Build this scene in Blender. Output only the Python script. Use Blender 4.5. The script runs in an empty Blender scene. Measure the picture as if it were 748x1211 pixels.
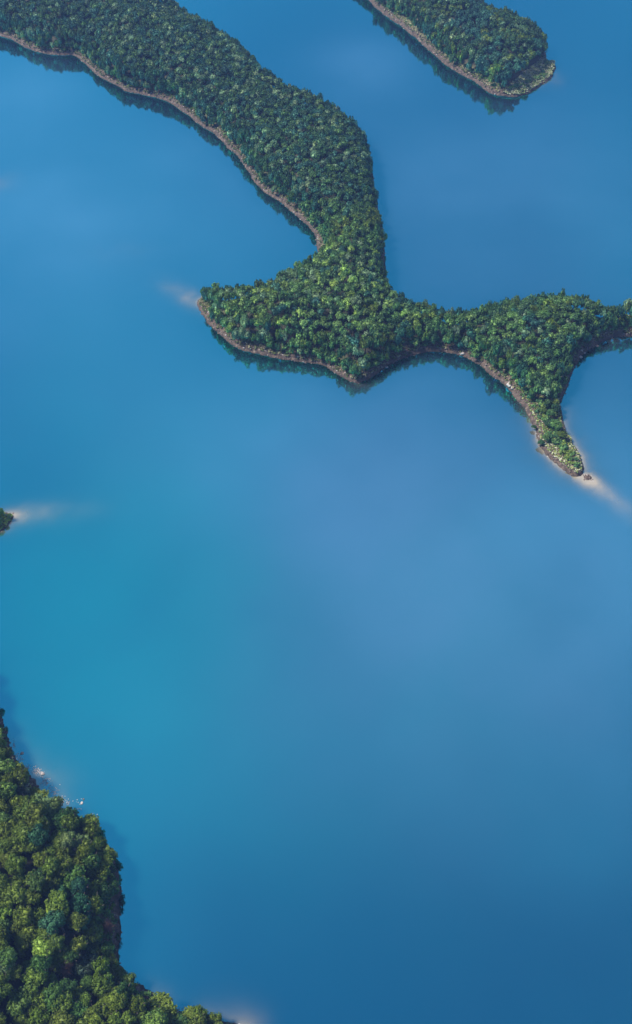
import bpy, math, random
import numpy as np
from mathutils import Vector, Matrix

scene = bpy.context.scene
COL = scene.collection
R = math.radians
rng = np.random.default_rng(7)
random.seed(7)

# ------------------------------------------------------------------ camera
CAM_H, DEP, VFOV = 400.0, 50.0, 56.0
cd = bpy.data.cameras.new("camera")
cam = bpy.data.objects.new("camera", cd)
COL.objects.link(cam)
cam.location = (0, 0, CAM_H)
cam.rotation_euler = (R(90 - DEP), 0, 0)
cd.sensor_fit = 'VERTICAL'
cd.angle = R(VFOV)
cd.clip_start = 1.0
cd.clip_end = 60000
scene.camera = cam

# ------------------------------------------------------------------ sky, sun, exposure
SUN_EL, SUN_AZ = 52.0, -82.0          # azimuth from +Y, clockwise
w = bpy.data.worlds.new("World")
scene.world = w
w.use_nodes = True
nt = w.node_tree
nt.nodes.clear()
out = nt.nodes.new('ShaderNodeOutputWorld')
bg = nt.nodes.new('ShaderNodeBackground')
sky = nt.nodes.new('ShaderNodeTexSky')
sky.sky_type = 'NISHITA'
sky.sun_disc = False
sky.sun_elevation = R(SUN_EL)
sky.sun_rotation = R(SUN_AZ)
sky.air_density = 1.0
sky.dust_density = 0.1
sky.ozone_density = 1.6
bg.inputs['Strength'].default_value = 0.082
tc = nt.nodes.new('ShaderNodeTexCoord')
noi = nt.nodes.new('ShaderNodeTexNoise')
noi.inputs['Scale'].default_value = 2.1
noi.inputs['Detail'].default_value = 3.0
noi.inputs['Roughness'].default_value = 0.42
nt.links.new(tc.outputs['Generated'], noi.inputs['Vector'])
ramp = nt.nodes.new('ShaderNodeValToRGB')
ramp.color_ramp.interpolation = 'EASE'
ramp.color_ramp.elements[0].position = 0.40
ramp.color_ramp.elements[0].color = (0, 0, 0, 1)
ramp.color_ramp.elements[1].position = 0.74
ramp.color_ramp.elements[1].color = (0.20, 0.20, 0.20, 1)
nt.links.new(noi.outputs['Fac'], ramp.inputs['Fac'])
mix = nt.nodes.new('ShaderNodeMix')
mix.data_type = 'RGBA'
mix.inputs['B'].default_value = (7.2, 7.6, 9.6, 1)       # thin veil cloud
nt.links.new(ramp.outputs['Color'], mix.inputs['Factor'])
nt.links.new(sky.outputs['Color'], mix.inputs['A'])
nt.links.new(mix.outputs['Result'], bg.inputs['Color'])
nt.links.new(bg.outputs['Background'], out.inputs['Surface'])

sl = bpy.data.lights.new("sun", 'SUN')
sun = bpy.data.objects.new("sun", sl)
COL.objects.link(sun)
sl.energy = 5.0
sl.angle = R(12.0)
sl.color = (1.0, 0.95, 0.86)
sd_ = Vector((math.sin(R(SUN_AZ)) * math.cos(R(SUN_EL)), math.cos(R(SUN_AZ)) * math.cos(R(SUN_EL)), math.sin(R(SUN_EL))))
sun.rotation_euler = sd_.to_track_quat('Z', 'Y').to_euler()
sun.location = sd_ * 900

scene.view_settings.view_transform = 'Standard'
scene.view_settings.look = 'None'
scene.view_settings.exposure = 0.6
scene.view_settings.gamma = 1.0
scene.render.engine = 'CYCLES'
scene.cycles.max_bounces = 5
scene.cycles.diffuse_bounces = 2
scene.cycles.glossy_bounces = 2
scene.cycles.transmission_bounces = 2
scene.cycles.volume_bounces = 0
scene.cycles.transparent_max_bounces = 8
scene.cycles.use_denoising = True

# ------------------------------------------------------------------ measuring
PH, PW = 1211.0, 748.0
F = (PH / 2) / math.tan(R(VFOV / 2))
cF = np.array([0, math.cos(R(DEP)), -math.sin(R(DEP))])
cU = np.array([0, math.sin(R(DEP)), math.cos(R(DEP))])


def at(u, v, z=0.0):
    """survey point: where the line of sight (u, v) of the photograph meets height z"""
    d = cF + (u - PW / 2) / F * np.array([1, 0, 0]) + (PH / 2 - v) / F * cU
    t = (z - CAM_H) / d[2]
    return np.array([0, 0, CAM_H]) + d * t


def project(P):
    P = np.atleast_2d(P) - np.array([0, 0, CAM_H])
    dz = P @ cF
    return PW / 2 + F * P[:, 0] / dz, PH / 2 - F * (P @ cU) / dz, F / dz


def tag(o, label=None, cat=None, group=None, kind=None):
    if label: o['label'] = label
    if cat: o['category'] = cat
    if group: o['group'] = group
    if kind: o['kind'] = kind
    return o


# value noise -------------------------------------------------------
_perm = rng.random((256, 256))


def vnoise(x, y, s, seed=0):
    x = np.asarray(x, float) / s + 37.3 * seed + 1000
    y = np.asarray(y, float) / s + 91.7 * seed + 1000
    xi, yi = np.floor(x).astype(int), np.floor(y).astype(int)
    fx, fy = x - xi, y - yi
    fx, fy = fx * fx * (3 - 2 * fx), fy * fy * (3 - 2 * fy)
    g = lambda a, b: _perm[a & 255, b & 255]
    return ((g(xi, yi) * (1 - fx) + g(xi + 1, yi) * fx) * (1 - fy)
            + (g(xi, yi + 1) * (1 - fx) + g(xi + 1, yi + 1) * fx) * fy) * 2 - 1


def fbm(x, y, s, seed=0, o=3):
    return sum(vnoise(x, y, s / 2 ** k, seed + k) / 2 ** k for k in range(o)) / 1.75


# ------------------------------------------------------------------ shorelines
Z0 = 0
pen = [(0, 42), (12, 45), (24, 52), (36, 59), (52, 63), (66, 65), (90, 65), (100, 74), (109, 82), (118, 90), (130, 97), (140, 102),
       (150, 108), (162, 111), (176, 113), (190, 116), (202, 122), (216, 130), (228, 140), (238, 148), (250, 154), (262, 165),
       (274, 178), (286, 190), (298, 206), (306, 222), (316, 230), (328, 236), (340, 244), (350, 254), (362, 264), (372, 274),
       (376, 284)]
pen = [(u, v, 0) for u, v in pen]
pen += [(u, v, 13) for u, v in [(378, 297), (366, 303), (352, 311), (338, 318), (324, 325), (318, 330), (304, 335), (288, 336),
        (266, 337), (250, 338)]]
pen += [(240, 345, 4), (234, 354, 1)]
pen += [(u, v, 0) for u, v in [(233, 359), (238, 368), (246, 380), (252, 388), (264, 398), (274, 406), (286, 413), (300, 417),
        (316, 421), (330, 424), (348, 426), (362, 428), (380, 431), (394, 439), (408, 447), (422, 453), (434, 450), (442, 444),
        (450, 438), (460, 431), (472, 426), (488, 419), (500, 416), (516, 415), (532, 416), (546, 420), (560, 426), (572, 433),
        (582, 444), (592, 450), (602, 460), (612, 472), (620, 482), (628, 494), (633, 503), (635, 518), (644, 532), (652, 544),
        (664, 554), (678, 563), (685, 563), (691, 557), (690, 548), (684, 536), (676, 524), (668, 508), (664, 496), (663, 484),
        (662, 474), (670, 460), (675, 448), (680, 434), (686, 423), (692, 417), (704, 410), (712, 404), (722, 400), (734, 398),
        (748, 397), (775, 393), (820, 400), (900, 410)]]
pen += [(u, v, 16) for u, v in [(900, 350), (820, 345), (775, 348), (746, 352), (736, 353), (728, 357), (710, 355), (698, 346),
        (682, 345), (658, 344), (634, 344), (610, 345), (590, 350), (574, 354), (558, 359), (544, 363), (530, 361), (520, 354),
        (512, 351), (500, 350), (480, 347), (472, 341), (463, 335), (461, 328), (457, 312), (458, 300), (456, 286), (455, 268),
        (455, 248), (449, 238), (446, 220), (444, 202), (442, 182), (437, 160), (427, 143), (414, 133), (398, 123), (382, 113),
        (370, 109), (356, 103), (338, 92), (320, 82), (310, 73), (301, 63), (298, 57), (280, 43), (262, 31), (246, 21),
        (230, 15), (214, 3), (190, -14), (150, -50), (60, -90), (-150, -100)]]
pen += [(-150, 10, 0), (-70, 30, 0), (-30, 36, 0)]

isl = [(436, 0), (448, 11), (460, 21), (474, 30), (488, 41), (500, 52), (512, 63), (526, 75), (538, 84), (550, 91), (564, 98),
       (578, 109), (590, 113), (610, 115), (622, 111), (636, 104), (650, 94), (656, 84), (656, 73)]
isl = [(u, v, 0) for u, v in isl]
isl += [(u, v, 15) for u, v in [(650, 56), (648, 41), (638, 31), (624, 24), (610, 15), (598, 12), (586, 13), (581, 7), (576, 0),
        (562, -25), (520, -60), (440, -90), (350, -90)]]
isl += [(370, -55, 0), (412, -25, 0)]

lft = [(-90, 590, 6), (-40, 594, 6), (0, 600, 4), (5, 603, 2), (11, 605, 1), (16, 609, 0), (15, 615, 0), (10, 621, 0), (7, 625, 0),
       (0, 629, 0), (-40, 636, 0), (-90, 640, 0)]

near = [(-60, 770, 2), (-14, 792, 2), (-5, 815, 2), (-4, 838, 2), (0, 846, 1), (5, 862, 2), (9, 877, 1), (12, 889, 1), (19, 904, 1),
        (23, 914, 1), (35, 922, 0), (44, 934, 0), (53, 945, 0), (65, 955, 0), (82, 963, 1), (104, 966, 3), (112, 980, 4), (122, 994, 4),
        (131, 1010, 4), (135, 1026, 4), (136, 1040, 5), (139, 1050, 5), (137, 1062, 5), (141, 1076, 5), (140, 1090, 4), (137, 1106, 3),
        (137, 1127, 3), (144, 1145, 3), (150, 1157, 2), (158, 1166, 1), (170, 1168, 2), (182, 1175, 1), (200, 1188, 0), (206, 1193, 0),
        (220, 1200, 1), (242, 1200, 2), (254, 1207, 1), (272, 1211, 0), (284, 1217, 0), (310, 1240, 0), (330, 1290, 0), (330, 1420, 0),
        (240, 1560, 0), (-300, 1560, 0), (-700, 1400, 0), (-700, 760, 0)]
islet = [(690, 565), (693, 561), (698, 562), (701, 565), (699, 568), (693, 568)]
islet = [(u, v, 0) for u, v in islet]


def shore(pts, jit, seed):
    P = np.array([at(u, v, z)[:2] for u, v, z in pts])
    # Chaikin once, then resample and roughen
    Q = []
    n = len(P)
    for i in range(n):
        a, b = P[i], P[(i + 1) % n]
        Q += [a * .75 + b * .25, a * .25 + b * .75]
    Q = np.array(Q)
    out_ = []
    for i in range(len(Q)):
        a, b = Q[i], Q[(i + 1) % len(Q)]
        L = np.hypot(*(b - a))
        k = max(1, int(L / 3.2))
        for j in range(k):
            out_.append(a + (b - a) * j / k)
    out_ = np.array(out_)
    d = np.stack([vnoise(out_[:, 0], out_[:, 1], 7, seed), vnoise(out_[:, 0], out_[:, 1], 7, seed + 5)], 1)
    d += .5 * np.stack([vnoise(out_[:, 0], out_[:, 1], 3, seed), vnoise(out_[:, 0], out_[:, 1], 3, seed + 5)], 1)
    return out_ + d * jit


def SD(poly, pts, cap=None):
    """signed distance, positive on land"""
    pts = np.asarray(pts, np.float32)
    res = np.empty(len(pts), np.float32)
    A = poly.astype(np.float32)
    B = np.roll(A, -1, 0)
    E = B - A
    L2 = (E ** 2).sum(1) + 1e-9
    lo, hi = A.min(0), A.max(0)
    if cap is not None:
        m = ((pts >= lo - cap) & (pts <= hi + cap)).all(1)
        res[:] = -cap
        idx = np.nonzero(m)[0]
    else:
        idx = np.arange(len(pts))
    for s in range(0, len(idx), 4000):
        ii = idx[s:s + 4000]
        p = pts[ii][:, None, :]
        ap = p - A
        t = np.clip((ap * E).sum(2) / L2, 0, 1)
        d2 = ((ap - t[..., None] * E) ** 2).sum(2).min(1)
        y = p[..., 1]
        c = (A[:, 1] > y) != (B[:, 1] > y)
        xs = A[:, 0] + (y - A[:, 1]) * E[:, 0] / np.where(np.abs(E[:, 1]) < 1e-9, 1e-9, E[:, 1])
        ins = ((p[..., 0] < xs) & c).sum(1) % 2 == 1
        d = np.sqrt(d2)
        res[ii] = np.where(ins, d, -d)
    return res


def SDF(poly, pts, cap=None):
    """signed distance, exact near the shore, interpolated further off"""
    pts = np.asarray(pts, np.float64)
    if len(pts) < 3000:
        return SD(poly, pts)
    g = 6.0
    res = np.full(len(pts), -cap if cap else -60.0)
    m0 = np.ones(len(pts), bool)
    if cap:
        m0 = ((pts > poly.min(0) - cap) & (pts < poly.max(0) + cap)).all(1)
    q = pts[m0]
    lo, hi = q.min(0) - 1, q.max(0) + g + 1
    xs, ys = np.arange(lo[0], hi[0] + g, g), np.arange(lo[1], hi[1] + g, g)
    X, Y = np.meshgrid(xs, ys)
    G = SD(poly, np.stack([X.ravel(), Y.ravel()], 1)).reshape(X.shape)
    fx, fy = (q[:, 0] - xs[0]) / g, (q[:, 1] - ys[0]) / g
    ix, iy = fx.astype(int), fy.astype(int)
    fx, fy = fx - ix, fy - iy
    v = (G[iy, ix] * (1 - fx) + G[iy, ix + 1] * fx) * (1 - fy) + (G[iy + 1, ix] * (1 - fx) + G[iy + 1, ix + 1] * fx) * fy
    c = np.nonzero((v > -9) & (v < 9))[0]
    v[c] = SD(poly, q[c])
    res[m0] = v
    return res


SH = {'pen': shore(pen, .9, 3), 'isl': shore(isl, .9, 9), 'lft': shore(lft, .5, 12), 'near': shore(near, .9, 15),
      'islet': shore(islet, .3, 17)}
PROF = {  # bank height, bank width, slope, top
    'pen': (2.0, 1.3, .46, 20.0), 'isl': (2.1, 1.3, .52, 21.0), 'lft': (.8, 1.6, .07, 2.5), 'near': (1.8, 1.8, .50, 62.0),
    'islet': (.5, 2.0, .05, .6)}


def height(kind, sd, x, y):
    bh, bw, sl_, top = PROF[kind]
    x = np.asarray(x); y = np.asarray(y)
    v = 1 + .30 * vnoise(x, y, 40, 21)
    bw = bw * (1 + .55 * vnoise(x, y, 18, 27)) if kind != 'islet' else bw
    bank = bh * v * np.clip(sd / bw, 0, 1) ** .8
    rise = top * (1 - np.exp(-np.clip(sd - bw, 0, None) * sl_ / top)) * (1 + .25 * vnoise(x, y, 60, 24) + .20 * vnoise(x, y, 26, 28))
    if kind == 'pen':       # low, narrow spit running south
        sp = at(672, 505)
        rise = rise * (1 - .75 * np.exp(-(((x - sp[0]) / 55) ** 2 + ((y - sp[1]) / 55) ** 2)))
    if kind == 'isl':       # the east end runs down gently
        sp = at(645, 92)
        rise = rise * (1 - .8 * np.exp(-((x - sp[0]) ** 2 + (y - sp[1]) ** 2) / 24 ** 2))
    und = np.where(sd < 0, sd * .45, 0)
    rough = np.where(np.abs(sd - bw * .5) < bw * .75, .45 * fbm(x, y, 3.0, 31) + .35 * fbm(x, y, 9, 35), .3 * fbm(x, y, 9, 35))
    rough = rough * np.clip(sd / 1.2, 0, 1)
    h = np.where(sd > 0, bank + rise + (rough if kind != 'islet' else rough * .3), und)
    return h


# ------------------------------------------------------------------ materials
def newmat(name):
    m = bpy.data.materials.new(name)
    m.use_nodes = True
    n = m.node_tree
    n.nodes.clear()
    o = n.nodes.new('ShaderNodeOutputMaterial')
    return m, n, o


def N(n, typ, **kw):
    a = n.nodes.new(typ)
    for k, v in kw.items():
        if k in a.inputs:
            a.inputs[k].default_value = v
        else:
            setattr(a, k, v)
    return a


def noise(n, scale, detail=3, rough=.5, vec=None):
    a = N(n, 'ShaderNodeTexNoise', Scale=scale, Detail=detail, Roughness=rough)
    if vec: n.links.new(vec, a.inputs['Vector'])
    return a.outputs['Fac']


def rmp(n, src, stops, interp='LINEAR'):
    r = n.nodes.new('ShaderNodeValToRGB')
    r.color_ramp.interpolation = interp
    els = r.color_ramp.elements
    while len(els) < len(stops): els.new(.5)
    for e, (p, c) in zip(els, stops):
        e.position = p
        e.color = (*c, 1) if len(c) == 3 else c
    n.links.new(src, r.inputs['Fac'])
    return r.outputs['Color']


def cmix(n, fac, a, b, mode='MIX'):
    m = n.nodes.new('ShaderNodeMix')
    m.data_type = 'RGBA'
    m.blend_type = mode
    for s, k in ((fac, 'Factor'), (a, 'A'), (b, 'B')):
        i = [q for q in m.inputs if q.name == k and (k == 'Factor' and q.type == 'VALUE' or q.type == 'RGBA')][0]
        if isinstance(s, (int, float)): i.default_value = s
        elif isinstance(s, tuple): i.default_value = (*s, 1)
        else: n.links.new(s, i)
    return [q for q in m.outputs if q.type == 'RGBA'][0]


def mth(n, op, a, b=None):
    m = n.nodes.new('ShaderNodeMath')
    m.operation = op
    for s, i in ((a, 0), (b, 1)):
        if s is None: continue
        if isinstance(s, (int, float)): m.inputs[i].default_value = s
        else: n.links.new(s, m.inputs[i])
    return m.outputs[0]


def leaf_material():
    m, n, o = newmat('leaves')
    at_ = N(n, 'ShaderNodeAttribute', attribute_type='INSTANCER', attribute_name='tint')
    tco = N(n, 'ShaderNodeTexCoord')
    geo = N(n, 'ShaderNodeNewGeometry')
    per = geo.outputs['Random Per Island']
    f = noise(n, .9, 2, .5, tco.outputs['Object'])
    c = cmix(n, 1.0, at_.outputs['Color'], rmp(n, per, [(0, (.70, .72, .72)), (.55, (1, 1, 1)), (1, (1.40, 1.35, 1.25))]), 'MULTIPLY')
    c = cmix(n, 1.0, c, rmp(n, f, [(.3, (.72, .78, .8)), (.7, (1.3, 1.22, 1.1))]), 'MULTIPLY')
    d = N(n, 'ShaderNodeBsdfPrincipled', Roughness=.6)
    d.inputs['Specular IOR Level'].default_value = .35
    t = N(n, 'ShaderNodeBsdfTranslucent')
    mx = N(n, 'ShaderNodeMixShader', Fac=.18)
    n.links.new(c, d.inputs['Base Color'])
    n.links.new(c, t.inputs['Color'])
    n.links.new(d.outputs[0], mx.inputs[1])
    n.links.new(t.outputs[0], mx.inputs[2])
    n.links.new(mx.outputs[0], o.inputs['Surface'])
    return m


def simple(name, a, b, scale, rough=.8, bump=.0):
    m, n, o = newmat(name)
    tco = N(n, 'ShaderNodeTexCoord')
    f = noise(n, scale, 4, .6, tco.outputs['Object'])
    d = N(n, 'ShaderNodeBsdfPrincipled', Roughness=rough)
    n.links.new(rmp(n, f, [(.3, a), (.7, b)]), d.inputs['Base Color'])
    if bump:
        bp = N(n, 'ShaderNodeBump', Strength=bump, Distance=.3)
        n.links.new(f, bp.inputs['Height'])
        n.links.new(bp.outputs[0], d.inputs['Normal'])
    n.links.new(d.outputs[0], o.inputs['Surface'])
    return m


M_leaf = leaf_material()
M_bark = simple('bark', (.07, .055, .045), (.16, .13, .11), 3)
M_twig = simple('bare twigs', (.11, .06, .05), (.22, .13, .11), 2)
M_rock = simple('rock', (.07, .052, .042), (.22, .165, .14), 1.2, .85, .4)
M_pale = simple('pale rock', (.30, .25, .23), (.50, .44, .41), 1.5, .8, .3)


def ground_material():
    m, n, o = newmat('ground')
    geo = N(n, 'ShaderNodeNewGeometry')
    pos = geo.outputs['Position']
    sep = N(n, 'ShaderNodeSeparateXYZ')
    n.links.new(pos, sep.inputs[0])
    z = mth(n, 'ADD', sep.outputs['Z'], mth(n, 'MULTIPLY', mth(n, 'SUBTRACT', noise(n, .25, 3, .6, pos), .5), 3.0))
    zf = mth(n, 'DIVIDE', z, 8.0)
    f1 = noise(n, .6, 5, .65, pos)
    rock = rmp(n, f1, [(.30, (.022, .016, .012)), (.47, (.062, .042, .030)), (.60, (.125, .088, .066)), (.70, (.30, .24, .19))])
    bands = N(n, 'ShaderNodeTexWave', wave_type='BANDS', bands_direction='Z', Scale=1.3, Distortion=3.5, Detail=3.0)
    n.links.new(pos, bands.inputs['Vector'])
    rock = cmix(n, .55, rock, rmp(n, bands.outputs['Fac'], [(.2, (.55, .5, .5)), (.8, (1.25, 1.15, 1.1))]), 'MULTIPLY')
    scrub = rmp(n, noise(n, 1.1, 4, .6, pos), [(.35, (.05, .06, .025)), (.55, (.12, .12, .05)), (.72, (.27, .24, .13))])
    soil = rmp(n, f1, [(.3, (.03, .035, .018)), (.7, (.07, .065, .035))])
    c = cmix(n, rmp(n, zf, [(.36, (0, 0, 0)), (.50, (1, 1, 1))]), rock, scrub)
    c = cmix(n, rmp(n, zf, [(.58, (0, 0, 0)), (.75, (1, 1, 1))]), c, soil)
    wet = rmp(n, mth(n, 'DIVIDE', sep.outputs['Z'], 4.0), [(.0, (.5, .48, .46)), (.16, (1, 1, 1))])
    c = cmix(n, 1.0, c, wet, 'MULTIPLY')
    d = N(n, 'ShaderNodeBsdfPrincipled', Roughness=.85)
    bp = N(n, 'ShaderNodeBump', Strength=.6, Distance=.5)
    n.links.new(noise(n, 1.5, 5, .7, pos), bp.inputs['Height'])
    n.links.new(bp.outputs[0], d.inputs['Normal'])
    n.links.new(c, d.inputs['Base Color'])
    n.links.new(d.outputs[0], o.inputs['Surface'])
    return m


WATER_R = .62


def water_material():
    m, n, o = newmat('lake water')
    geo = N(n, 'ShaderNodeNewGeometry')
    pos = geo.outputs['Position']
    A = lambda k: N(n, 'ShaderNodeAttribute', attribute_type='GEOMETRY', attribute_name=k).outputs['Fac']
    silt, shal, turq, sky_paint = A('silt'), A('shallow'), A('turquoise'), A('lilac_sky_paint')
    base = rmp(n, noise(n, .006, 3, .5, pos), [(.35, (.0004, .009, .022)), (.65, (.0006, .013, .028))])
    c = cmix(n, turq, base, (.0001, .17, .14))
    c = cmix(n, sky_paint, c, (.13, .25, .41))  # lilac sky reflection painted into the body colour
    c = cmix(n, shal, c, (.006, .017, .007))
    c = cmix(n, silt, c, (.40, .33, .24))
    d = N(n, 'ShaderNodeBsdfDiffuse')
    n.links.new(c, d.inputs['Color'])
    g = N(n, 'ShaderNodeBsdfGlossy', Roughness=.035)
    g.inputs['Color'].default_value = (.05, .80, 1.0, 1)
    bp = N(n, 'ShaderNodeBump', Strength=.16, Distance=.06)
    n.links.new(noise(n, .9, 3, .55, pos), bp.inputs['Height'])
    n.links.new(bp.outputs[0], g.inputs['Normal'])
    lw = N(n, 'ShaderNodeLayerWeight', Blend=.2)
    r = mth(n, 'ADD', mth(n, 'MULTIPLY', lw.outputs['Fresnel'], .0), WATER_R)
    r = mth(n, 'MULTIPLY', r, mth(n, 'SUBTRACT', 1.0, mth(n, 'MULTIPLY', silt, .75)))
    mx = N(n, 'ShaderNodeMixShader')
    n.links.new(r, mx.inputs[0])
    n.links.new(d.outputs[0], mx.inputs[1])
    n.links.new(g.outputs[0], mx.inputs[2])
    n.links.new(mx.outputs[0], o.inputs['Surface'])
    return m


M_ground = ground_material()
M_water = water_material()


def mesh_obj(name, V, Fc, mat, parent=None, link=True, smooth=False):
    me = bpy.data.meshes.new(name)
    me.from_pydata([tuple(v) for v in V] if not isinstance(V, np.ndarray) else V.tolist(), [], Fc if isinstance(Fc, list) else Fc.tolist())
    me.materials.append(mat)
    if smooth:
        me.shade_smooth()
    me.update()
    o = bpy.data.objects.new(name, me)
    if parent: o.parent = parent
    if link: COL.objects.link(o)
    return o


# ------------------------------------------------------------------ lake
def axis(lo, hi, step, far):
    a = list(np.arange(lo, hi + step * .5, step))
    s, x = step * 2, a[-1]
    while x < far:
        x += s; s *= 1.5; a.append(x)
    s, x, pre = step * 2, a[0], []
    while x > -far:
        x -= s; s *= 1.5; pre.append(x)
    return np.array(pre[::-1] + a)


ax, ay = axis(-400, 400, 2.25, 15000), axis(30, 1010, 2.25, 15000)
GX, GY = np.meshgrid(ax, ay)
P2 = np.stack([GX.ravel(), GY.ravel()], 1)
fine = (np.abs(P2[:, 0]) < 420) & (P2[:, 1] > 10) & (P2[:, 1] < 1040)
sdw = np.full(len(P2), -60., np.float32)
for k, poly in SH.items():
    idx = np.nonzero(fine)[0]
    sdw[idx] = np.maximum(sdw[idx], SDF(poly, P2[idx], cap=26.0))
sdw = np.maximum(sdw, -26)


def blob(u, v, ru, rv, ang=0.0, z=0):
    """soft patch round a lake point; radii in metres, angle in degrees"""
    c = at(u, v, z)
    x, y = P2[:, 0] - c[0], P2[:, 1] - c[1]
    a = R(ang)
    xr, yr = x * math.cos(a) + y * math.sin(a), -x * math.sin(a) + y * math.cos(a)
    return np.exp(-((xr / ru) ** 2 + (yr / rv) ** 2))


wob = .56 * np.clip(1 + .75 * fbm(P2[:, 0], P2[:, 1], 12, 51) + .45 * fbm(P2[:, 0], P2[:, 1], 5, 55), 0.15, 2)
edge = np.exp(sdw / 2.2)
edge_wide = np.exp(sdw / 8.0)
silt = np.zeros(len(P2))
for u, v, ru, rv, a, s in [(224, 352, 8, 8, -30, .50), (210, 344, 11, 8, -30, .22), (204, 336, 16, 9, -30, .10),
                           (699, 569, 9, 4.5, -35, .75), (708, 577, 12, 5, -38, .42), (724, 590, 16, 5, -38, .30), (745, 608, 16, 6, -38, .20),
                           (22, 609, 7, 5, 0, .38), (36, 608, 12, 7, 5, .25), (65, 605, 22, 9, 5, .18),
                           (655, 92, 8, 14, 0, .20), (290, 1213, 7, 4, 0, .42), (288, 1203, 10, 6, 0, .12), (0, 216, 13, 13, 0, .20),
                           (145, 298, 26, 14, 0, .04), (60, 926, 11, 9, 0, .16), (424, 456, 9, 3, 0, .08)]:
    silt += s * blob(u, v, ru, rv, a)
for u, v, r_, s in [(690, 550, 26, .85), (672, 515, 18, .45), (640, 540, 22, .50), (625, 500, 16, .45), (664, 485, 12, .35), (236, 360, 14, .5),
                    (650, 95, 22, .35), (424, 455, 10, .15), (14, 612, 12, .7), (20, 888, 12, .55), (45, 914, 12, .75), (62, 938, 13, .70),
                    (190, 1180, 9, .35), (265, 1208, 14, .45), (457, 262, 18, .25), (712, 402, 12, .35), (443, 180, 14, .2)]:
    silt += s * edge * blob(u, v, r_, r_) + s * .35 * edge_wide * blob(u, v, r_, r_)
silt = np.clip(silt * wob, 0, .93)
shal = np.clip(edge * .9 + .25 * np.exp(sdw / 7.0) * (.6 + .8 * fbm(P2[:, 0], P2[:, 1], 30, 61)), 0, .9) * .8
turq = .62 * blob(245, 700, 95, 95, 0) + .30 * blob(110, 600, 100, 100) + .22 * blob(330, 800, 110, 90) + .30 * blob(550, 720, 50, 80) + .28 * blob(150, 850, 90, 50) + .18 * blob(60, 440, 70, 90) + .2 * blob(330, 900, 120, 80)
sky_paint = .28 * blob(640, 590, 140, 120, 0) + .18 * blob(430, 560, 80, 100) + .20 * blob(640, 780, 90, 80) + .12 * blob(500, 950, 200, 90) + .34 * blob(400, 710, 80, 90) + .26 * blob(640, 230, 130, 170) + .16 * blob(250, 200, 120, 120) + .22 * blob(60, 330, 120, 160) + .2 * blob(300, 540, 80, 60) + .32 * blob(430, 75, 45, 60, 0) + .30 * blob(20, 120, 60, 90) + .15 * blob(500, 230, 60, 90) + .22 * blob(740, 640, 50, 90) + .2 * blob(40, 250, 60, 60)  # pale lilac patches: cloud reflections painted into the water colour
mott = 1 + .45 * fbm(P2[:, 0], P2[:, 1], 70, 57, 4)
sky_paint = sky_paint * (1 - np.exp(sdw / 9))  # painted sky reflection fades at the shore, so tree reflections stay dark
turq = turq * mott; sky_paint = sky_paint * (1 + .3 * fbm(P2[:, 0], P2[:, 1], 55, 63, 4))
sky_paint = sky_paint * (1 - .8 * np.clip(.65 * blob(215, 720, 65, 80) + .5 * blob(400, 1180, 160, 70), 0, 1))
turq = np.clip(turq, 0, .8); sky_paint = np.clip(sky_paint, 0, .65)
nx, ny = len(ax), len(ay)
I = np.arange(nx * ny).reshape(ny, nx)
faces = np.stack([I[:-1, :-1], I[:-1, 1:], I[1:, 1:], I[1:, :-1]], -1).reshape(-1, 4)
# drop the water deep under the land
keep = (sdw[faces] < 24).any(1) | True
me = bpy.data.meshes.new('lake')
V3 = np.column_stack([P2, np.zeros(len(P2))]).astype(np.float32)
me.vertices.add(len(V3)); me.vertices.foreach_set('co', V3.ravel())
me.loops.add(faces.size); me.loops.foreach_set('vertex_index', faces.ravel().astype(np.int32))
me.polygons.add(len(faces)); me.polygons.foreach_set('loop_start', np.arange(0, faces.size, 4, dtype=np.int32))
me.update(calc_edges=True)
for nm, arr in (('silt', silt), ('shallow', shal), ('turquoise', turq), ('lilac_sky_paint', sky_paint)):
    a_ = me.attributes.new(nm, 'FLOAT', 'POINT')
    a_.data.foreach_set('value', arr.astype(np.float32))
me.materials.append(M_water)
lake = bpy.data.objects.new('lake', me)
COL.objects.link(lake)
tag(lake, 'wide calm blue and turquoise lake with pale silty shallows', kind='structure')


# ------------------------------------------------------------------ land
def land(name, key, step, label, lim=None):
    poly = SH[key]
    lo, hi = poly.min(0) - 12, poly.max(0) + 12
    if lim:
        lo = np.maximum(lo, lim[0]); hi = np.minimum(hi, lim[1])
    xs, ys = np.arange(lo[0], hi[0], step), np.arange(lo[1], hi[1], step)
    X, Y = np.meshgrid(xs, ys)
    pts = np.stack([X.ravel(), Y.ravel()], 1)
    s = SDF(poly, pts)
    z = height(key, s, pts[:, 0], pts[:, 1])
    ok = s > -9
    I = np.arange(len(pts)).reshape(X.shape)
    f = np.stack([I[:-1, :-1], I[:-1, 1:], I[1:, 1:], I[1:, :-1]], -1).reshape(-1, 4)
    f = f[ok[f].all(1)]
    used = np.unique(f)
    mp = np.full(len(pts), -1); mp[used] = np.arange(len(used))
    o = mesh_obj(name, np.column_stack([pts, z])[used], mp[f], M_ground, smooth=True)
    tag(o, label, kind='structure')
    return o


land('peninsula', 'pen', 2.0, 'long wooded peninsula with reddish bare banks curving across the lake', lim=((-520, 250), (520, 1400)))
land('island', 'isl', 2.2, 'wooded headland in the upper right with a pale rocky bank')
land('headland', 'lft', 1.2, 'small green headland poking in from the left edge')
land('hillside', 'near', 2.2, 'steep wooded hillside in the lower left corner', lim=((-380, -60), (120, 420)))
land('islet', 'islet', .5, 'tiny bare islet off the tip of the sandy spit')


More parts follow.
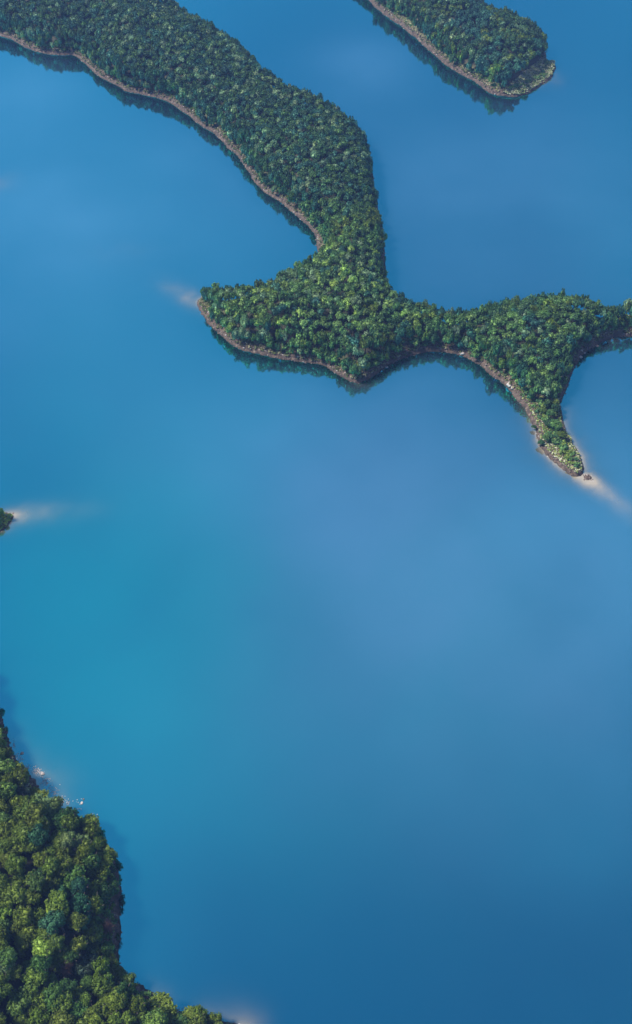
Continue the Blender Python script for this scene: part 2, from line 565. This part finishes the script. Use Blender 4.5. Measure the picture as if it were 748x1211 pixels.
# ------------------------------------------------------------------ tree meshes
def ico(sub):
    import bmesh
    bm = bmesh.new()
    bmesh.ops.create_icosphere(bm, subdivisions=sub, radius=1)
    V = np.array([v.co[:] for v in bm.verts]); Fc = np.array([[v.index for v in f.verts] for f in bm.faces])
    bm.free()
    return V, Fc


ICO1, ICO2, ICO3 = ico(1), ico(2), ico(3)


def crown_mesh(name, r, nl, cards, card, flat=.8, lobe=.45, base=ICO1, spread=1.0, seed=0, mat=M_leaf, coref=.80, tufts=40, trad=.15):
    """crown of radius 1 * r: lumpy lobes carrying many small leaf sprays; base of crown at z=0"""
    g = np.random.default_rng(seed)
    V, Fc, off = [], [], 0
    lobes = []
    for i in range(nl):
        # lobes over the upper dome
        a = g.random() * 2 * math.pi
        q = math.sqrt((i + .5) / nl) * .62 * spread
        zc = (1 - (q / .95) ** 2) * flat * .62 + g.uniform(-.10, .10) + .30
        lr = lobe * g.uniform(.75, 1.15)
        lobes.append((np.array([math.cos(i * 2.4 + a * .3) * q, math.sin(i * 2.4 + a * .3) * q, zc]), lr))
    BV, BF = base
    for c, lr in lobes:
        n_ = 1 + g.uniform(-.16, .16, len(BV))
        P = BV * n_[:, None] * lr * np.array([1, 1, .85]) * coref + c
        V.append(P); Fc += (BF + off).tolist(); off += len(P)
    cs = np.array([c for c, _ in lobes]); lrs = np.array([l for _, l in lobes])
    # tufts of leaves sitting on the lobes
    npk = tufts * 4
    pick = g.integers(0, nl, npk)
    d = g.normal(size=(npk, 3)); d[:, 2] = d[:, 2] * .9 + .40
    d /= np.linalg.norm(d, axis=1)[:, None]
    P = cs[pick] + d * lrs[pick][:, None] * np.array([1, 1, .85]) * g.uniform(.88, 1.10, (npk, 1))
    inside = np.zeros(len(P), bool)
    for k_ in range(nl):
        inside |= (np.linalg.norm((P - cs[k_]) / np.array([1, 1, .85]), axis=1) < lrs[k_] * .80)
    sel = np.nonzero(~inside)[0][:tufts]
    TP, TD = P[sel], d[sel]
    tr_ = trad * g.uniform(.65, 1.3, len(TP))
    per_ = max(1, cards // len(TP))
    o_ = g.normal(size=(len(TP), per_, 3)) + TD[:, None, :] * .9
    o_ /= np.linalg.norm(o_, axis=2)[..., None]
    P = (TP[:, None, :] + o_ * tr_[:, None, None] * g.uniform(.8, 1.1, (len(TP), per_, 1))).reshape(-1, 3)
    d = o_.reshape(-1, 3)
    nrm = d + g.normal(size=d.shape) * .45
    nrm /= np.linalg.norm(nrm, axis=1)[:, None]
    t = np.cross(nrm, g.normal(size=d.shape)); t /= np.linalg.norm(t, axis=1)[:, None]
    b = np.cross(nrm, t)
    s = card * g.uniform(.6, 1.35, (len(P), 1))
    q = np.stack([P + t * s, P + b * s * .7 + nrm * s * .18, P - t * s * .9, P - b * s * .7 + nrm * s * .1], 1).reshape(-1, 3)
    V.append(q); k = np.arange(len(P))[:, None] * 4 + np.array([0, 1, 2, 3]) + off
    Fc += k.tolist()
    V = np.concatenate(V) * r
    return mesh_obj(name, V, Fc, mat, link=False)


def tube(p0, p1, r0, r1, n=6):
    p0, p1 = np.array(p0, float), np.array(p1, float)
    ax_ = p1 - p0; ax_ /= np.linalg.norm(ax_)
    a = np.cross(ax_, [0, 0, 1.0]) if abs(ax_[2]) < .95 else np.cross(ax_, [1.0, 0, 0])
    a /= np.linalg.norm(a); b = np.cross(ax_, a)
    th = np.arange(n) * 2 * math.pi / n
    ring = np.cos(th)[:, None] * a + np.sin(th)[:, None] * b
    V = np.concatenate([p0 + ring * r0, p1 + ring * r1])
    Fc = [[i, (i + 1) % n, n + (i + 1) % n, n + i] for i in range(n)] + [list(range(n, 2 * n))]
    return V, Fc


def trunk_mesh(name, h, r, seed, limbs=4, mat=M_bark, n=6):
    g = np.random.default_rng(seed)
    V, Fc, off = [], [], 0
    parts = [tube((0, 0, -1.5), (g.uniform(-.2, .2), g.uniform(-.2, .2), h * .6), r, r * .7, n)]
    top = parts[0][0][-1]
    for i in range(limbs):
        a = i * 2 * math.pi / limbs + g.uniform(-.4, .4)
        parts.append(tube((0, 0, h * .5), (math.cos(a) * h * .22, math.sin(a) * h * .22, h * .86), r * .6, r * .18, 5))
    for v, f in parts:
        V.append(v); Fc += [[k + off for k in q] for q in f]; off += len(v)
    return mesh_obj(name, np.concatenate(V), Fc, mat, link=False)


# near trees: unit crown radius 1 => scaled per object
NEARC = [crown_mesh('crown', 1, nl, 4600, .040, fl, lb, ICO2, seed=s, tufts=260, trad=.066) for nl, fl, lb, s in
         [(15, .85, .30, 1), (19, .80, .27, 2), (12, 1.0, .33, 3), (22, .75, .25, 4), (16, .9, .29, 5)]]
FARC = [crown_mesh('crown', 1, nl, 520, .085, fl, lb, ICO1, seed=s, tufts=40, trad=.15) for nl, fl, lb, s in
        [(6, 1.0, .42, 11), (8, .9, .37, 12), (5, 1.15, .45, 13), (9, .8, .34, 14), (7, 1.05, .40, 15), (4, 1.2, .50, 16)]]
TRUNK = trunk_mesh('trunk', 1.0, .035, 5)
BUSH = [crown_mesh('foliage', 1, 5, 130, .17, .7, .42, ICO1, seed=s, tufts=22, trad=.2) for s in (21, 22, 23)]


def bare_mesh(name, seed):
    g = np.random.default_rng(seed)
    V, Fc, off = [], [], 0
    for i in range(150):
        a = g.random() * 2 * math.pi; el = g.uniform(.25, 1.45)
        st = np.array([0, 0, g.uniform(.15, .6)])
        d = np.array([math.cos(a) * math.cos(el), math.sin(a) * math.cos(el), math.sin(el)])
        L = g.uniform(.6, 1.0)
        e = st + d * L
        v, f = tube(st, e, .022, .010, 4)
        V.append(v); Fc += [[k + off for k in q] for q in f]; off += len(v)
        for j in range(5):
            s2 = st + d * L * g.uniform(.4, 1)
            d2 = d + g.normal(size=3) * .6
            v, f = tube(s2, s2 + d2 / np.linalg.norm(d2) * .28, .013, .007, 3)
            V.append(v); Fc += [[k + off for k in q] for q in f]; off += len(v)
    return mesh_obj(name, np.concatenate(V), Fc, M_twig, link=False)


BARE = bare_mesh('crown', 77)

# ------------------------------------------------------------------ planting
PAL = {
    'deep green': (.046, .120, .044), 'mid green': (.088, .185, .052), 'olive green': (.125, .195, .030),
    'bright lime green': (.26, .40, .085), 'light green': (.155, .27, .075), 'blue green': (.040, .140, .098),
    'pale grey green': (.20, .31, .16), 'slate blue green': (.040, .080, .080), 'rusty brown': (.15, .07, .05)}
TONES = list(PAL)


def scatter(key, sp, smin, jit=.42):
    poly = SH[key]
    lo, hi = poly.min(0), poly.max(0)
    if key == 'near':
        lo = np.maximum(lo, (-300, -40)); hi = np.minimum(hi, (100, 400))
    if key == 'pen':
        lo = np.maximum(lo, (-430, 300)); hi = np.minimum(hi, (430, 1150))
    xs, ys = np.arange(lo[0], hi[0], sp), np.arange(lo[1], hi[1], sp * .866)
    X, Y = np.meshgrid(xs, ys)
    X = X + (np.arange(len(ys)) % 2)[:, None] * sp * .5
    p = np.stack([X.ravel(), Y.ravel()], 1) + rng.uniform(-jit, jit, (X.size, 2)) * sp
    s = SDF(poly, p)
    m = s > smin
    p, s = p[m], s[m]
    z = height(key, s, p[:, 0], p[:, 1])
    P = np.column_stack([p, z])
    u, v, sc = project(P)
    ok = (u > -70) & (u < PW + 70) & (v > -75) & (v < PH + 110)
    return P[ok], s[ok], u[ok], v[ok], sc[ok]


trees = []   # dict rows


def tone_for(key, u, v, x, y, sd):
    n1 = vnoise(x, y, 26, 71); n2 = vnoise(x, y, 9, 75); r = random.random()
    if key == 'near':
        for cu, cv, rad, t, pr in [(96, 1072, 13, 'blue green', 1), (106, 1090, 14, 'blue green', 1), (64, 1100, 9, 'blue green', 1), (88, 1108, 10, 'blue green', .7),
                               (58, 1128, 11, 'bright lime green', 1), (78, 1128, 9, 'bright lime green', .9), (103, 1070, 8, 'bright lime green', .9),
                               (92, 1005, 13, 'pale grey green', .9), (118, 1012, 8, 'bright lime green', .6), (107, 1144, 12, 'slate blue green', 1),
                               (62, 965, 12, 'pale grey green', .8), (75, 975, 12, 'deep green', .8), (10, 1165, 14, 'pale grey green', .8), (12, 880, 12, 'bright lime green', .7),
                               (35, 945, 9, 'slate blue green', .7), (32, 985, 8, 'bright lime green', .5), (95, 1178, 7, 'bright lime green', .8),
                               (160, 1190, 14, 'deep green', .6), (15, 1090, 10, 'bright lime green', .3), (130, 1060, 12, 'deep green', .7)]:
            if (u - cu) ** 2 + (v - cv) ** 2 < rad ** 2 and random.random() < pr:
                return t
        if r < .74: return 'olive green'
        if r < .90: return 'mid green'
        if r < .93: return 'deep green'
        if r < .97: return 'light green'
        return 'blue green'
    if key == 'lft':
        return 'bright lime green' if r < .4 else 'light green'
    if key == 'isl':
        q = n1 * .7 + n2 * .5
        return 'blue green' if q > .25 else ('olive green' if r < .25 else ('pale grey green' if r < .33 else 'deep green'))
    if (u - 492) ** 2 + (v - 398) ** 2 < 7 ** 2: return 'bright lime green'
    cen = math.exp(-(((u - 385) / 70) ** 2 + ((v - 355) / 38) ** 2)) + .9 * math.exp(-(((u - 292) / 45) ** 2 + ((v - 372) / 25) ** 2))
    if random.random() < cen * .60: return random.choice(['bright lime green', 'light green', 'light green', 'pale grey green'])
    if v < 250:
        if r < .12: return 'pale grey green'
        if r < .45: return 'blue green'
        return 'deep green' if r < .82 else 'mid green'
    if n1 + n2 * .6 > .35: return 'olive green' if r < .4 else 'mid green'
    if r < .08: return 'pale grey green'
    if r < .22: return 'light green'
    if r < .38: return 'blue green'
    return 'deep green' if r < .65 else 'mid green'


for key, sp, smin, rr, hh in [('pen', 3.9, .3, (2.1, 3.4), (10.5, 15)), ('isl', 4.5, .4, (2.3, 4.0), (11, 16)),
                              ('lft', 2.6, .8, (1.5, 2.5), (5, 8.5)), ('near', 5.5, .3, (3.2, 5.9), (8.0, 17.5))]:
    P, s, u, v, sc = scatter(key, sp, smin)
    for i in range(len(P)):
        x, y, z = P[i]
        low = 1.0
        if key in ('pen', 'isl') and s[i] < 1.6 + 1.8 * vnoise(x, y, 11, 95):
            continue
        if key == 'pen':
            if v[i] > 478 and u[i] > 600:          # spit: only low growth, two round trees
                continue
            if s[i] < 5.5: low = .85
        if key == 'lft' and (v[i] < 609 or u[i] > 5 or s[i] < 1.2 or u[i] < -26):
            continue
        if key == 'isl' and u[i] > 602 and v[i] > 66 + (650 - u[i]) * .75:
            continue                                # pale scrub slope at the east end
        if s[i] < 5: low *= random.uniform(.6, 1.0)
        rad = random.uniform(*rr) * (.8 + .2 * low) * (1.22 if random.random() < .12 else 1)
        hgt = random.uniform(*hh) * low * (1 + .15 * vnoise(x, y, 20, 81))
        trees.append(dict(key=key, P=(x, y, z), sd=s[i], u=u[i], v=v[i], px=sc[i] * rad, r=rad, h=hgt, tone=tone_for(key, u[i], v[i], x, y, s[i]), bare=False))

# two round trees and small ones standing on the spit
for (u_, v_, rad, h_, t) in [(656, 505, 4.0, 7.5, 'mid green'), (663, 515, 3.0, 6, 'olive green'), (645, 517, 2.6, 5, 'mid green'), (648, 502, 2.9, 6, 'deep green'),
                             (650, 490, 3.0, 6.5, 'mid green'), (640, 519, 2.2, 4.5, 'deep green'), (655, 484, 3.2, 7, 'deep green'), (642, 486, 2.4, 5, 'olive green'),
                             (632, 500, 1.5, 3.5, 'mid green'), (647, 479, 3.0, 7, 'mid green'), (655, 478, 3.0, 7, 'olive green')]:
    p = at(u_, v_ + 4, 3)
    s_ = float(SD(SH['pen'], [p[:2]])[0])
    z_ = float(height('pen', np.array([s_]), np.array([p[0]]), np.array([p[1]]))[0])
    trees.append(dict(key='spit', P=(p[0], p[1], max(z_, .3)), sd=s_, u=u_, v=v_, px=9, r=rad, h=h_, tone=t, bare=False))

# bare reddish trees on the near hill: nearest planted tree is swapped
for cu, cv in [(86, 1142), (132, 1108)]:
    c = min((t for t in trees if t['key'] == 'near'), key=lambda t: (t['u'] - cu) ** 2 + (t['v'] - 6 - cv) ** 2)
    c['bare'] = True; c['tone'] = 'rusty brown'; c['r'] = 3.4; c['h'] = 9.5

inframe = [t for t in trees if -8 < t['u'] < PW + 8 and -8 < t['v'] < PH + 14]
inframe.sort(key=lambda t: (not t['bare'], t['key'] != 'spit', -t['px']))
solo = inframe[:300]
solo_ids = {id(t) for t in solo}
rest = [t for t in trees if id(t) not in solo_ids]
print('TREES', len(trees), 'solo', len(solo), 'near', sum(t['key'] == 'near' for t in solo), 'rest', len(rest))


def crown_h(t):
    """trees at the forest edge are leafy almost to the ground"""
    k = max(0.0, min(1.0, (12 - t['sd']) / 8))
    return (t['r'] * random.uniform(1.35, 1.7)) * (1 - k) + t['h'] * .68 * k


def jitter_tint(t):
    c = np.array(PAL[t['tone']]) * (random.uniform(.70, 1.35) if t['key'] != 'near' else random.uniform(.75, 1.15))
    c = c * np.array([random.uniform(.85, 1.08), 1, random.uniform(.85, 1.15)])
    if t['key'] == 'near': c = c * np.array([1.08, 1.0, .72])
    else: c = c * .95
    return [float(q) for q in c]


def place_word(t):
    if t['key'] == 'near':
        a = 'shore edge' if t['sd'] < 9 else ('left edge' if t['u'] < 34 else 'inner slope')
        b = ('at northern tip' if t['v'] < 915 else 'above strewn rocks' if t['v'] < 960 else 'below strewn rocks' if t['v'] < 1010
             else 'above bluegreen clump' if t['v'] < 1060 else 'beside bluegreen clump' if t['v'] < 1115
             else 'below bluegreen clump' if t['v'] < 1160 else 'near bottom edge')
        return f'on hillside {a}, {b}'
    if t['key'] == 'spit': return 'on the narrow sandy spit'
    if t['key'] == 'lft': return 'on the small headland at the left edge'
    if t['key'] == 'isl': return 'on the upper right headland'
    row = 'bank row' if t['sd'] < 6 else 'second row' if t['sd'] < 11 else 'set back'
    if t['u'] < 300: return row + ', western cape'
    if t['u'] < 380: return row + ', west of pointed bank'
    if t['u'] < 450: return row + ', above pointed bank'
    if t['u'] < 520: return row + ', west half of curved bay'
    if t['u'] < 600: return row + ', east half of curved bay'
    return row + ', at root of sandy spit'


def dedupe_words(ts):
    """left-most / right-most wording where a pair would otherwise share a label"""
    by = {}
    for t in ts:
        size = 'small ' if t['r'] < 2.6 else ('large ' if t['r'] > 4.5 else 'medium ' if t['r'] > 3.2 else '')
        tone = t['tone']
        t['lab'] = f"{size}{tone} tree {place_word(t)}"
        by.setdefault(t['lab'], []).append(t)
    for lab, l in by.items():
        l.sort(key=lambda q: q['u'])
        if len(l) == 2:
            l[0]['lab'], l[1]['lab'] = 'left ' + lab, 'right ' + lab
        elif len(l) == 3:
            for q, wd in zip(l, ('left ', 'middle ', 'right ')): q['lab'] = wd + lab
        elif len(l) > 3:
            for q, wd in zip(l, ORD): q['lab'] = wd + ' from left of ' + lab.replace(' tree ', ' trees ', 1)
        for k_, q in enumerate(l): q['shared'] = lab if k_ >= len(ORD) and len(l) > 3 else None


ORD = ['first', 'second', 'third', 'fourth', 'fifth', 'sixth', 'seventh', 'eighth', 'ninth', 'tenth', 'eleventh', 'twelfth', 'thirteenth',
       'fourteenth', 'fifteenth', 'sixteenth', 'seventeenth', 'eighteenth', 'nineteenth', 'twentieth']
dedupe_words(solo)
for t in solo:
    root = bpy.data.objects.new('broadleaf_tree', None)
    root.empty_display_size = 1
    COL.objects.link(root)
    root.location = t['P']
    root.rotation_euler = (0, 0, random.uniform(0, 6.283))
    if t['bare']:
        root.name = 'bare_tree'
        lab = 'leafless reddish brown tree ' + ('below the blue green clump on the lower left hillside' if t['u'] < 110 else 'at the water edge of the lower left hillside')
        tag(root, lab, 'tree')
    elif t['key'] == 'pen' and t['tone'] == 'bright lime green' and (t['u'] - 492) ** 2 + (t['v'] - 398) ** 2 < 49:
        tag(root, 'bright yellow green crown standing out above the curved bay', 'tree')
    else:
        tag(root, t['lab'], 'tree', 'individual trees of the shoreline woods')
        if t['shared']: root['group'] = t['shared'].replace(' tree ', ' trees ', 1)
    crown_src = BARE if t['bare'] else random.choice(NEARC if t['key'] == 'near' else FARC if t['key'] != 'spit' else NEARC)
    cr = bpy.data.objects.new('crown', crown_src.data)
    cr['tint'] = jitter_tint(t)
    cr.parent = root
    tr = bpy.data.objects.new('trunk', TRUNK.data)
    tr.parent = root
    cz = crown_h(t)
    cr.scale = (t['r'] * random.uniform(.92, 1.22), t['r'] * random.uniform(.92, 1.22), cz)
    cr.location = (0, 0, max(.1, t['h'] - cz * 1.25))
    tr.scale = (t['h'],) * 3
    COL.objects.link(cr); COL.objects.link(tr)


# ------------------------------------------------------------------ geometry-node scatter for what nobody can count
def stuff_scatter(name, protos, rows, label, cat):
    """rows: (x, y, z, rot, scale, index, tint)"""
    col = bpy.data.collections.new(name + '_source')
    for i, p in enumerate(protos):
        o = bpy.data.objects.new(f'{name}_source_{i:02d}', p.data)
        col.objects.link(o)
    me = bpy.data.meshes.new(name)
    n_ = len(rows)
    me.vertices.add(n_)
    me.vertices.foreach_set('co', np.array([r[:3] for r in rows], np.float32).ravel())
    a = me.attributes.new('turn', 'FLOAT_VECTOR', 'POINT'); a.data.foreach_set('vector', np.array([r[3] for r in rows], np.float32).ravel())
    a = me.attributes.new('size', 'FLOAT_VECTOR', 'POINT'); a.data.foreach_set('vector', np.array([r[4] for r in rows], np.float32).ravel())
    a = me.attributes.new('which', 'INT', 'POINT'); a.data.foreach_set('value', np.array([r[5] for r in rows], np.int32))
    a = me.attributes.new('tint', 'FLOAT_VECTOR', 'POINT'); a.data.foreach_set('vector', np.array([r[6] for r in rows], np.float32).ravel())
    o = bpy.data.objects.new(name, me)
    COL.objects.link(o)
    g = bpy.data.node_groups.new(name, 'GeometryNodeTree')
    g.interface.new_socket('Geometry', in_out='INPUT', socket_type='NodeSocketGeometry')
    g.interface.new_socket('Geometry', in_out='OUTPUT', socket_type='NodeSocketGeometry')
    gi, go = g.nodes.new('NodeGroupInput'), g.nodes.new('NodeGroupOutput')
    iop = g.nodes.new('GeometryNodeInstanceOnPoints')
    ci = g.nodes.new('GeometryNodeCollectionInfo')
    ci.inputs['Collection'].default_value = col
    ci.inputs['Separate Children'].default_value = True
    ci.inputs['Reset Children'].default_value = True

    def named(nm, dt):
        k = g.nodes.new('GeometryNodeInputNamedAttribute'); k.data_type = dt
        k.inputs['Name'].default_value = nm
        return [q for q in k.outputs if q.name == 'Attribute' and q.enabled][0] if True else None
    e2r = g.nodes.new('FunctionNodeEulerToRotation')
    g.links.new(named('turn', 'FLOAT_VECTOR'), e2r.inputs[0])
    g.links.new(gi.outputs[0], iop.inputs['Points'])
    g.links.new(ci.outputs[0], iop.inputs['Instance'])
    iop.inputs['Pick Instance'].default_value = True
    g.links.new(named('which', 'INT'), iop.inputs['Instance Index'])
    g.links.new(e2r.outputs[0], iop.inputs['Rotation'])
    g.links.new(named('size', 'FLOAT_VECTOR'), iop.inputs['Scale'])
    g.links.new(iop.outputs[0], go.inputs[0])
    md = o.modifiers.new('scatter', 'NODES')
    md.node_group = g
    tag(o, label, cat, kind='stuff')
    return o


rows = []
for t in rest:
    x, y, z = t['P']
    cz = crown_h(t)
    near_ = t['key'] == 'near'
    idx = random.randrange(len(FARC)) + (0 if not near_ else len(FARC))
    if near_: idx = len(FARC) + random.randrange(len(NEARC))
    rows.append((x, y, z + max(.1, t['h'] - cz * 1.25), (0, 0, random.uniform(0, 6.28)), (t['r'] * random.uniform(.92, 1.2), t['r'] * random.uniform(.92, 1.2), cz), idx, jitter_tint(t)))
stuff_scatter('forest', FARC + NEARC, rows, 'dense green forest canopy covering the far peninsula and headlands', 'forest')

# understory that closes the gaps beneath the crowns, and scrub along the banks
rows = []
for key, sp, lo_, hi_ in [('pen', 2.6, 3.2, 9.5), ('isl', 3.0, 3.4, 9), ('lft', .9, .3, 40), ('near', 2.0, .3, 10)]:
    P, s, u, v, sc = scatter(key, sp, lo_)
    for i in range(len(P)):
        if s[i] > hi_ or random.random() < .25: continue
        if key == 'near' and s[i] < 2.8 and 880 < v[i] < 955: continue
        if key in ('pen', 'isl') and vnoise(P[i][0], P[i][1], 12, 91) < -.15 and s[i] < 6: continue
        k = random.uniform(.8, 1.7) * min(1, .45 + s[i] / 12) * (2.0 if key == 'near' else 1.7 if s[i] > 3 and key != 'lft' else 1)
        tone = random.choice(['olive green', 'mid green', 'deep green', 'mid green'])
        if key == 'lft': tone = random.choice(['light green', 'bright lime green', 'bright lime green', 'pale grey green'])
        c = np.array(PAL[tone]) * random.uniform(.8, 1.3)
        rows.append((P[i][0], P[i][1], P[i][2] - .2, (0, 0, random.uniform(0, 6.28)), (k, k, k * .8), random.randrange(3), c.tolist()))


def reg_scatter(key, sp, smin, test, k0, k1, tones):
    P, s, u, v, sc = scatter(key, sp, smin)
    for i in range(len(P)):
        if not test(u[i], v[i], s[i]): continue
        k = random.uniform(k0, k1)
        c = np.array(random.choice(tones)) * random.uniform(.75, 1.25)
        rows.append((P[i][0], P[i][1], P[i][2] - .1, (0, 0, random.uniform(0, 6.28)), (k, k, k * .75), random.randrange(3), c.tolist()))


PALE = [(.55, .58, .40), (.62, .63, .50), (.30, .38, .09), (.40, .45, .13), (.16, .22, .06), (.45, .48, .26)]
reg_scatter('pen', 1.45, .9, lambda u, v, s: u > 600 and v > 470 and (v < 530 or random.random() < .8), .45, .95,
            [(.28, .36, .09), (.18, .26, .06), (.42, .46, .20), (.12, .19, .05), (.52, .54, .38)])
reg_scatter('pen', 1.3, 1.2, lambda u, v, s: u > 640 and v > 522, .35, .75, PALE)
reg_scatter('isl', 1.5, .5, lambda u, v, s: u > 598 and v > 62 + (650 - u) * .80, .7, 1.2, [(.46, .50, .33), (.38, .44, .25), (.30, .38, .17), (.50, .52, .40), (.26, .34, .14)])
reg_scatter('isl', 2.2, 2.8, lambda u, v, s: s < 7 and (u < 500 or 545 < u < 610) and random.random() < .5, .6, 1.0, PALE)
reg_scatter('near', 1.3, .2, lambda u, v, s: s < 2.5 and 10 < u < 90 and 870 < v < 965 and random.random() < .5, .3, .6, PALE)
reg_scatter('pen', 1.9, 1.5, lambda u, v, s: u < 246 and v > 330, .7, 1.1, [(.14, .18, .05), (.22, .26, .08)])
reg_scatter('pen', 1.5, .9, lambda u, v, s: s < 6.0 and not (u > 600 and v > 470) and random.random() < .68, .5, 1.35,
            [(.16, .18, .08), (.09, .12, .035), (.30, .28, .17), (.07, .10, .03), (.12, .15, .05)])
reg_scatter('isl', 1.7, .9, lambda u, v, s: s < 6.0 and random.random() < .65, .5, 1.4,
            [(.16, .18, .08), (.09, .12, .035), (.30, .28, .17), (.07, .10, .03)])
stuff_scatter('scrub', BUSH, rows, 'low green and pale straw scrub growing along the banks and tips', 'scrub')

# ------------------------------------------------------------------ rocks
def rock_mesh(name, seed, mat):
    g = np.random.default_rng(seed)
    V, Fc = ICO1
    P = V * (1 + g.uniform(-.28, .22, (len(V), 1))) * np.array([1.2, .85, .6])
    return mesh_obj(name, P, Fc, mat, link=False)


ROCKS = [rock_mesh('rock', s, M_rock) for s in (1, 2, 3)] + [rock_mesh('rock', s, M_pale) for s in (4, 5)]
rows = []
for key, sp in [('pen', 1.5), ('isl', 1.8), ('near', 1.4), ('lft', 1.1), ('islet', .8)]:
    P, s, u, v, sc = scatter(key, sp, -.8)
    for i in range(len(P)):
        if s[i] > 4.2 or random.random() < .45: continue
        k = random.uniform(.18, .62) * (1.7 if random.random() < .06 else 1)
        zz = P[i][2] if s[i] > 0 else -.05
        rows.append((P[i][0], P[i][1], zz, tuple(random.uniform(0, 6.28) if q == 2 else random.uniform(-.4, .4) for q in range(3)), (k,) * 3,
                     random.choice([0, 1, 2, 0, 1, 2, 0, 1, 2, 0, 1, 2, 1, 3, 4]), (1, 1, 1)))
# loose rocks lying off the near shore
for u0, v0, n_, su, sv in [(17, 880, 20, 1.5, 5), (24, 897, 40, 3, 4), (31, 907, 40, 4, 3), (43, 912, 60, 5, 4), (54, 924, 70, 4, 5), (64, 936, 60, 5, 5), (78, 949, 40, 6, 3), (92, 957, 14, 6, 3), (113, 968, 14, 3, 5), (200, 1186, 40, 5, 3), (214, 1193, 20, 6, 2), (20, 892, 14, 3, 4), (46, 915, 34, 6, 5), (60, 930, 30, 6, 5), (72, 943, 18, 6, 4), (95, 948, 8, 5, 4), (112, 966, 6, 5, 8), (196, 1186, 14, 8, 4), (700, 569, 14, 4, 1.4)]:
    for i in range(n_):
        p = at(random.gauss(u0, su * .6), random.gauss(v0, sv * .6))
        k = random.uniform(.10, .26)
        rows.append((p[0], p[1], .0, (0, 0, random.uniform(0, 6.28)), (k,) * 3, random.choice([0, 3, 4, 3, 4]), (1, 1, 1)))
stuff_scatter('shore_rocks', ROCKS, rows, 'broken brown and pale rocks strewn along every waterline', 'rocks')

for (u_, v_, k, pale, lab) in [
        (546, 419, 1.5, 1, 'white boulder on the bank at the crest of the curved bay'),
        (602, 457, 1.9, 1, 'long pale slab at the waterline east of the curved bay'),
        (606, 461, 1.3, 1, 'smaller pale slab just below the long one'),
        (687, 422, 1.5, 1, 'pale boulder at the waterline east of the spit root'),
        (707, 409, 1.2, 0, 'dark boulder on the bank facing the right edge'),
        (458, 434, 1.1, 1, 'pale upright rock east of the pointed southern bank'),
        (97, 949, .75, 1, 'small white rock standing off the near wooded shore'),
        (99, 945, .55, 0, 'dull rock beside the small white one offshore'),
        (26, 891, .9, 1, 'pale flat rock in the shallows by the near hillside tip'),
        (51, 915, 1.0, 1, 'largest pinkish pale rock in the strewn near shore patch'),
        (575, 434, 1.0, 0, 'brown boulder on the descending bank of the curved bay')]:
    p = at(u_, v_, .2)
    o = bpy.data.objects.new('boulder', (ROCKS[3 + random.randrange(2)] if pale else ROCKS[random.randrange(3)]).data)
    COL.objects.link(o)
    key = 'near' if v_ > 700 else 'pen'
    s_ = float(SD(SH[key], [p[:2]])[0])
    z_ = float(height(key, np.array([s_]), p[:1], p[1:2])[0]) if s_ > 0 else 0
    o.location = (p[0], p[1], z_ + .1 * k)
    o.rotation_euler = (0, 0, random.uniform(0, 6.28))
    o.scale = (k, k, k)
    tag(o, lab, 'rock')

# ------------------------------------------------------------------ air
HZ = bpy.data.meshes.new('haze')
x0, x1, y0, y1, z0, z1 = -15500, 15500, -15500, 15500, -14.0, 404.0
HZ.from_pydata([(x, y, z) for z in (z0, z1) for y in (y0, y1) for x in (x0, x1)], [],
               [(0, 2, 3, 1), (4, 5, 7, 6), (0, 1, 5, 4), (2, 6, 7, 3), (0, 4, 6, 2), (1, 3, 7, 5)])
hz = bpy.data.objects.new('haze', HZ)
COL.objects.link(hz)
m, n, o = newmat('haze')
pv = N(n, 'ShaderNodeVolumePrincipled')
pv.inputs['Color'].default_value = (.24, .42, 1.0, 1)
pv.inputs['Density'].default_value = .000115
n.links.new(pv.outputs[0], o.inputs['Volume'])
HZ.materials.append(m)
tag(hz, 'thin blue haze over the whole lake', kind='stuff')
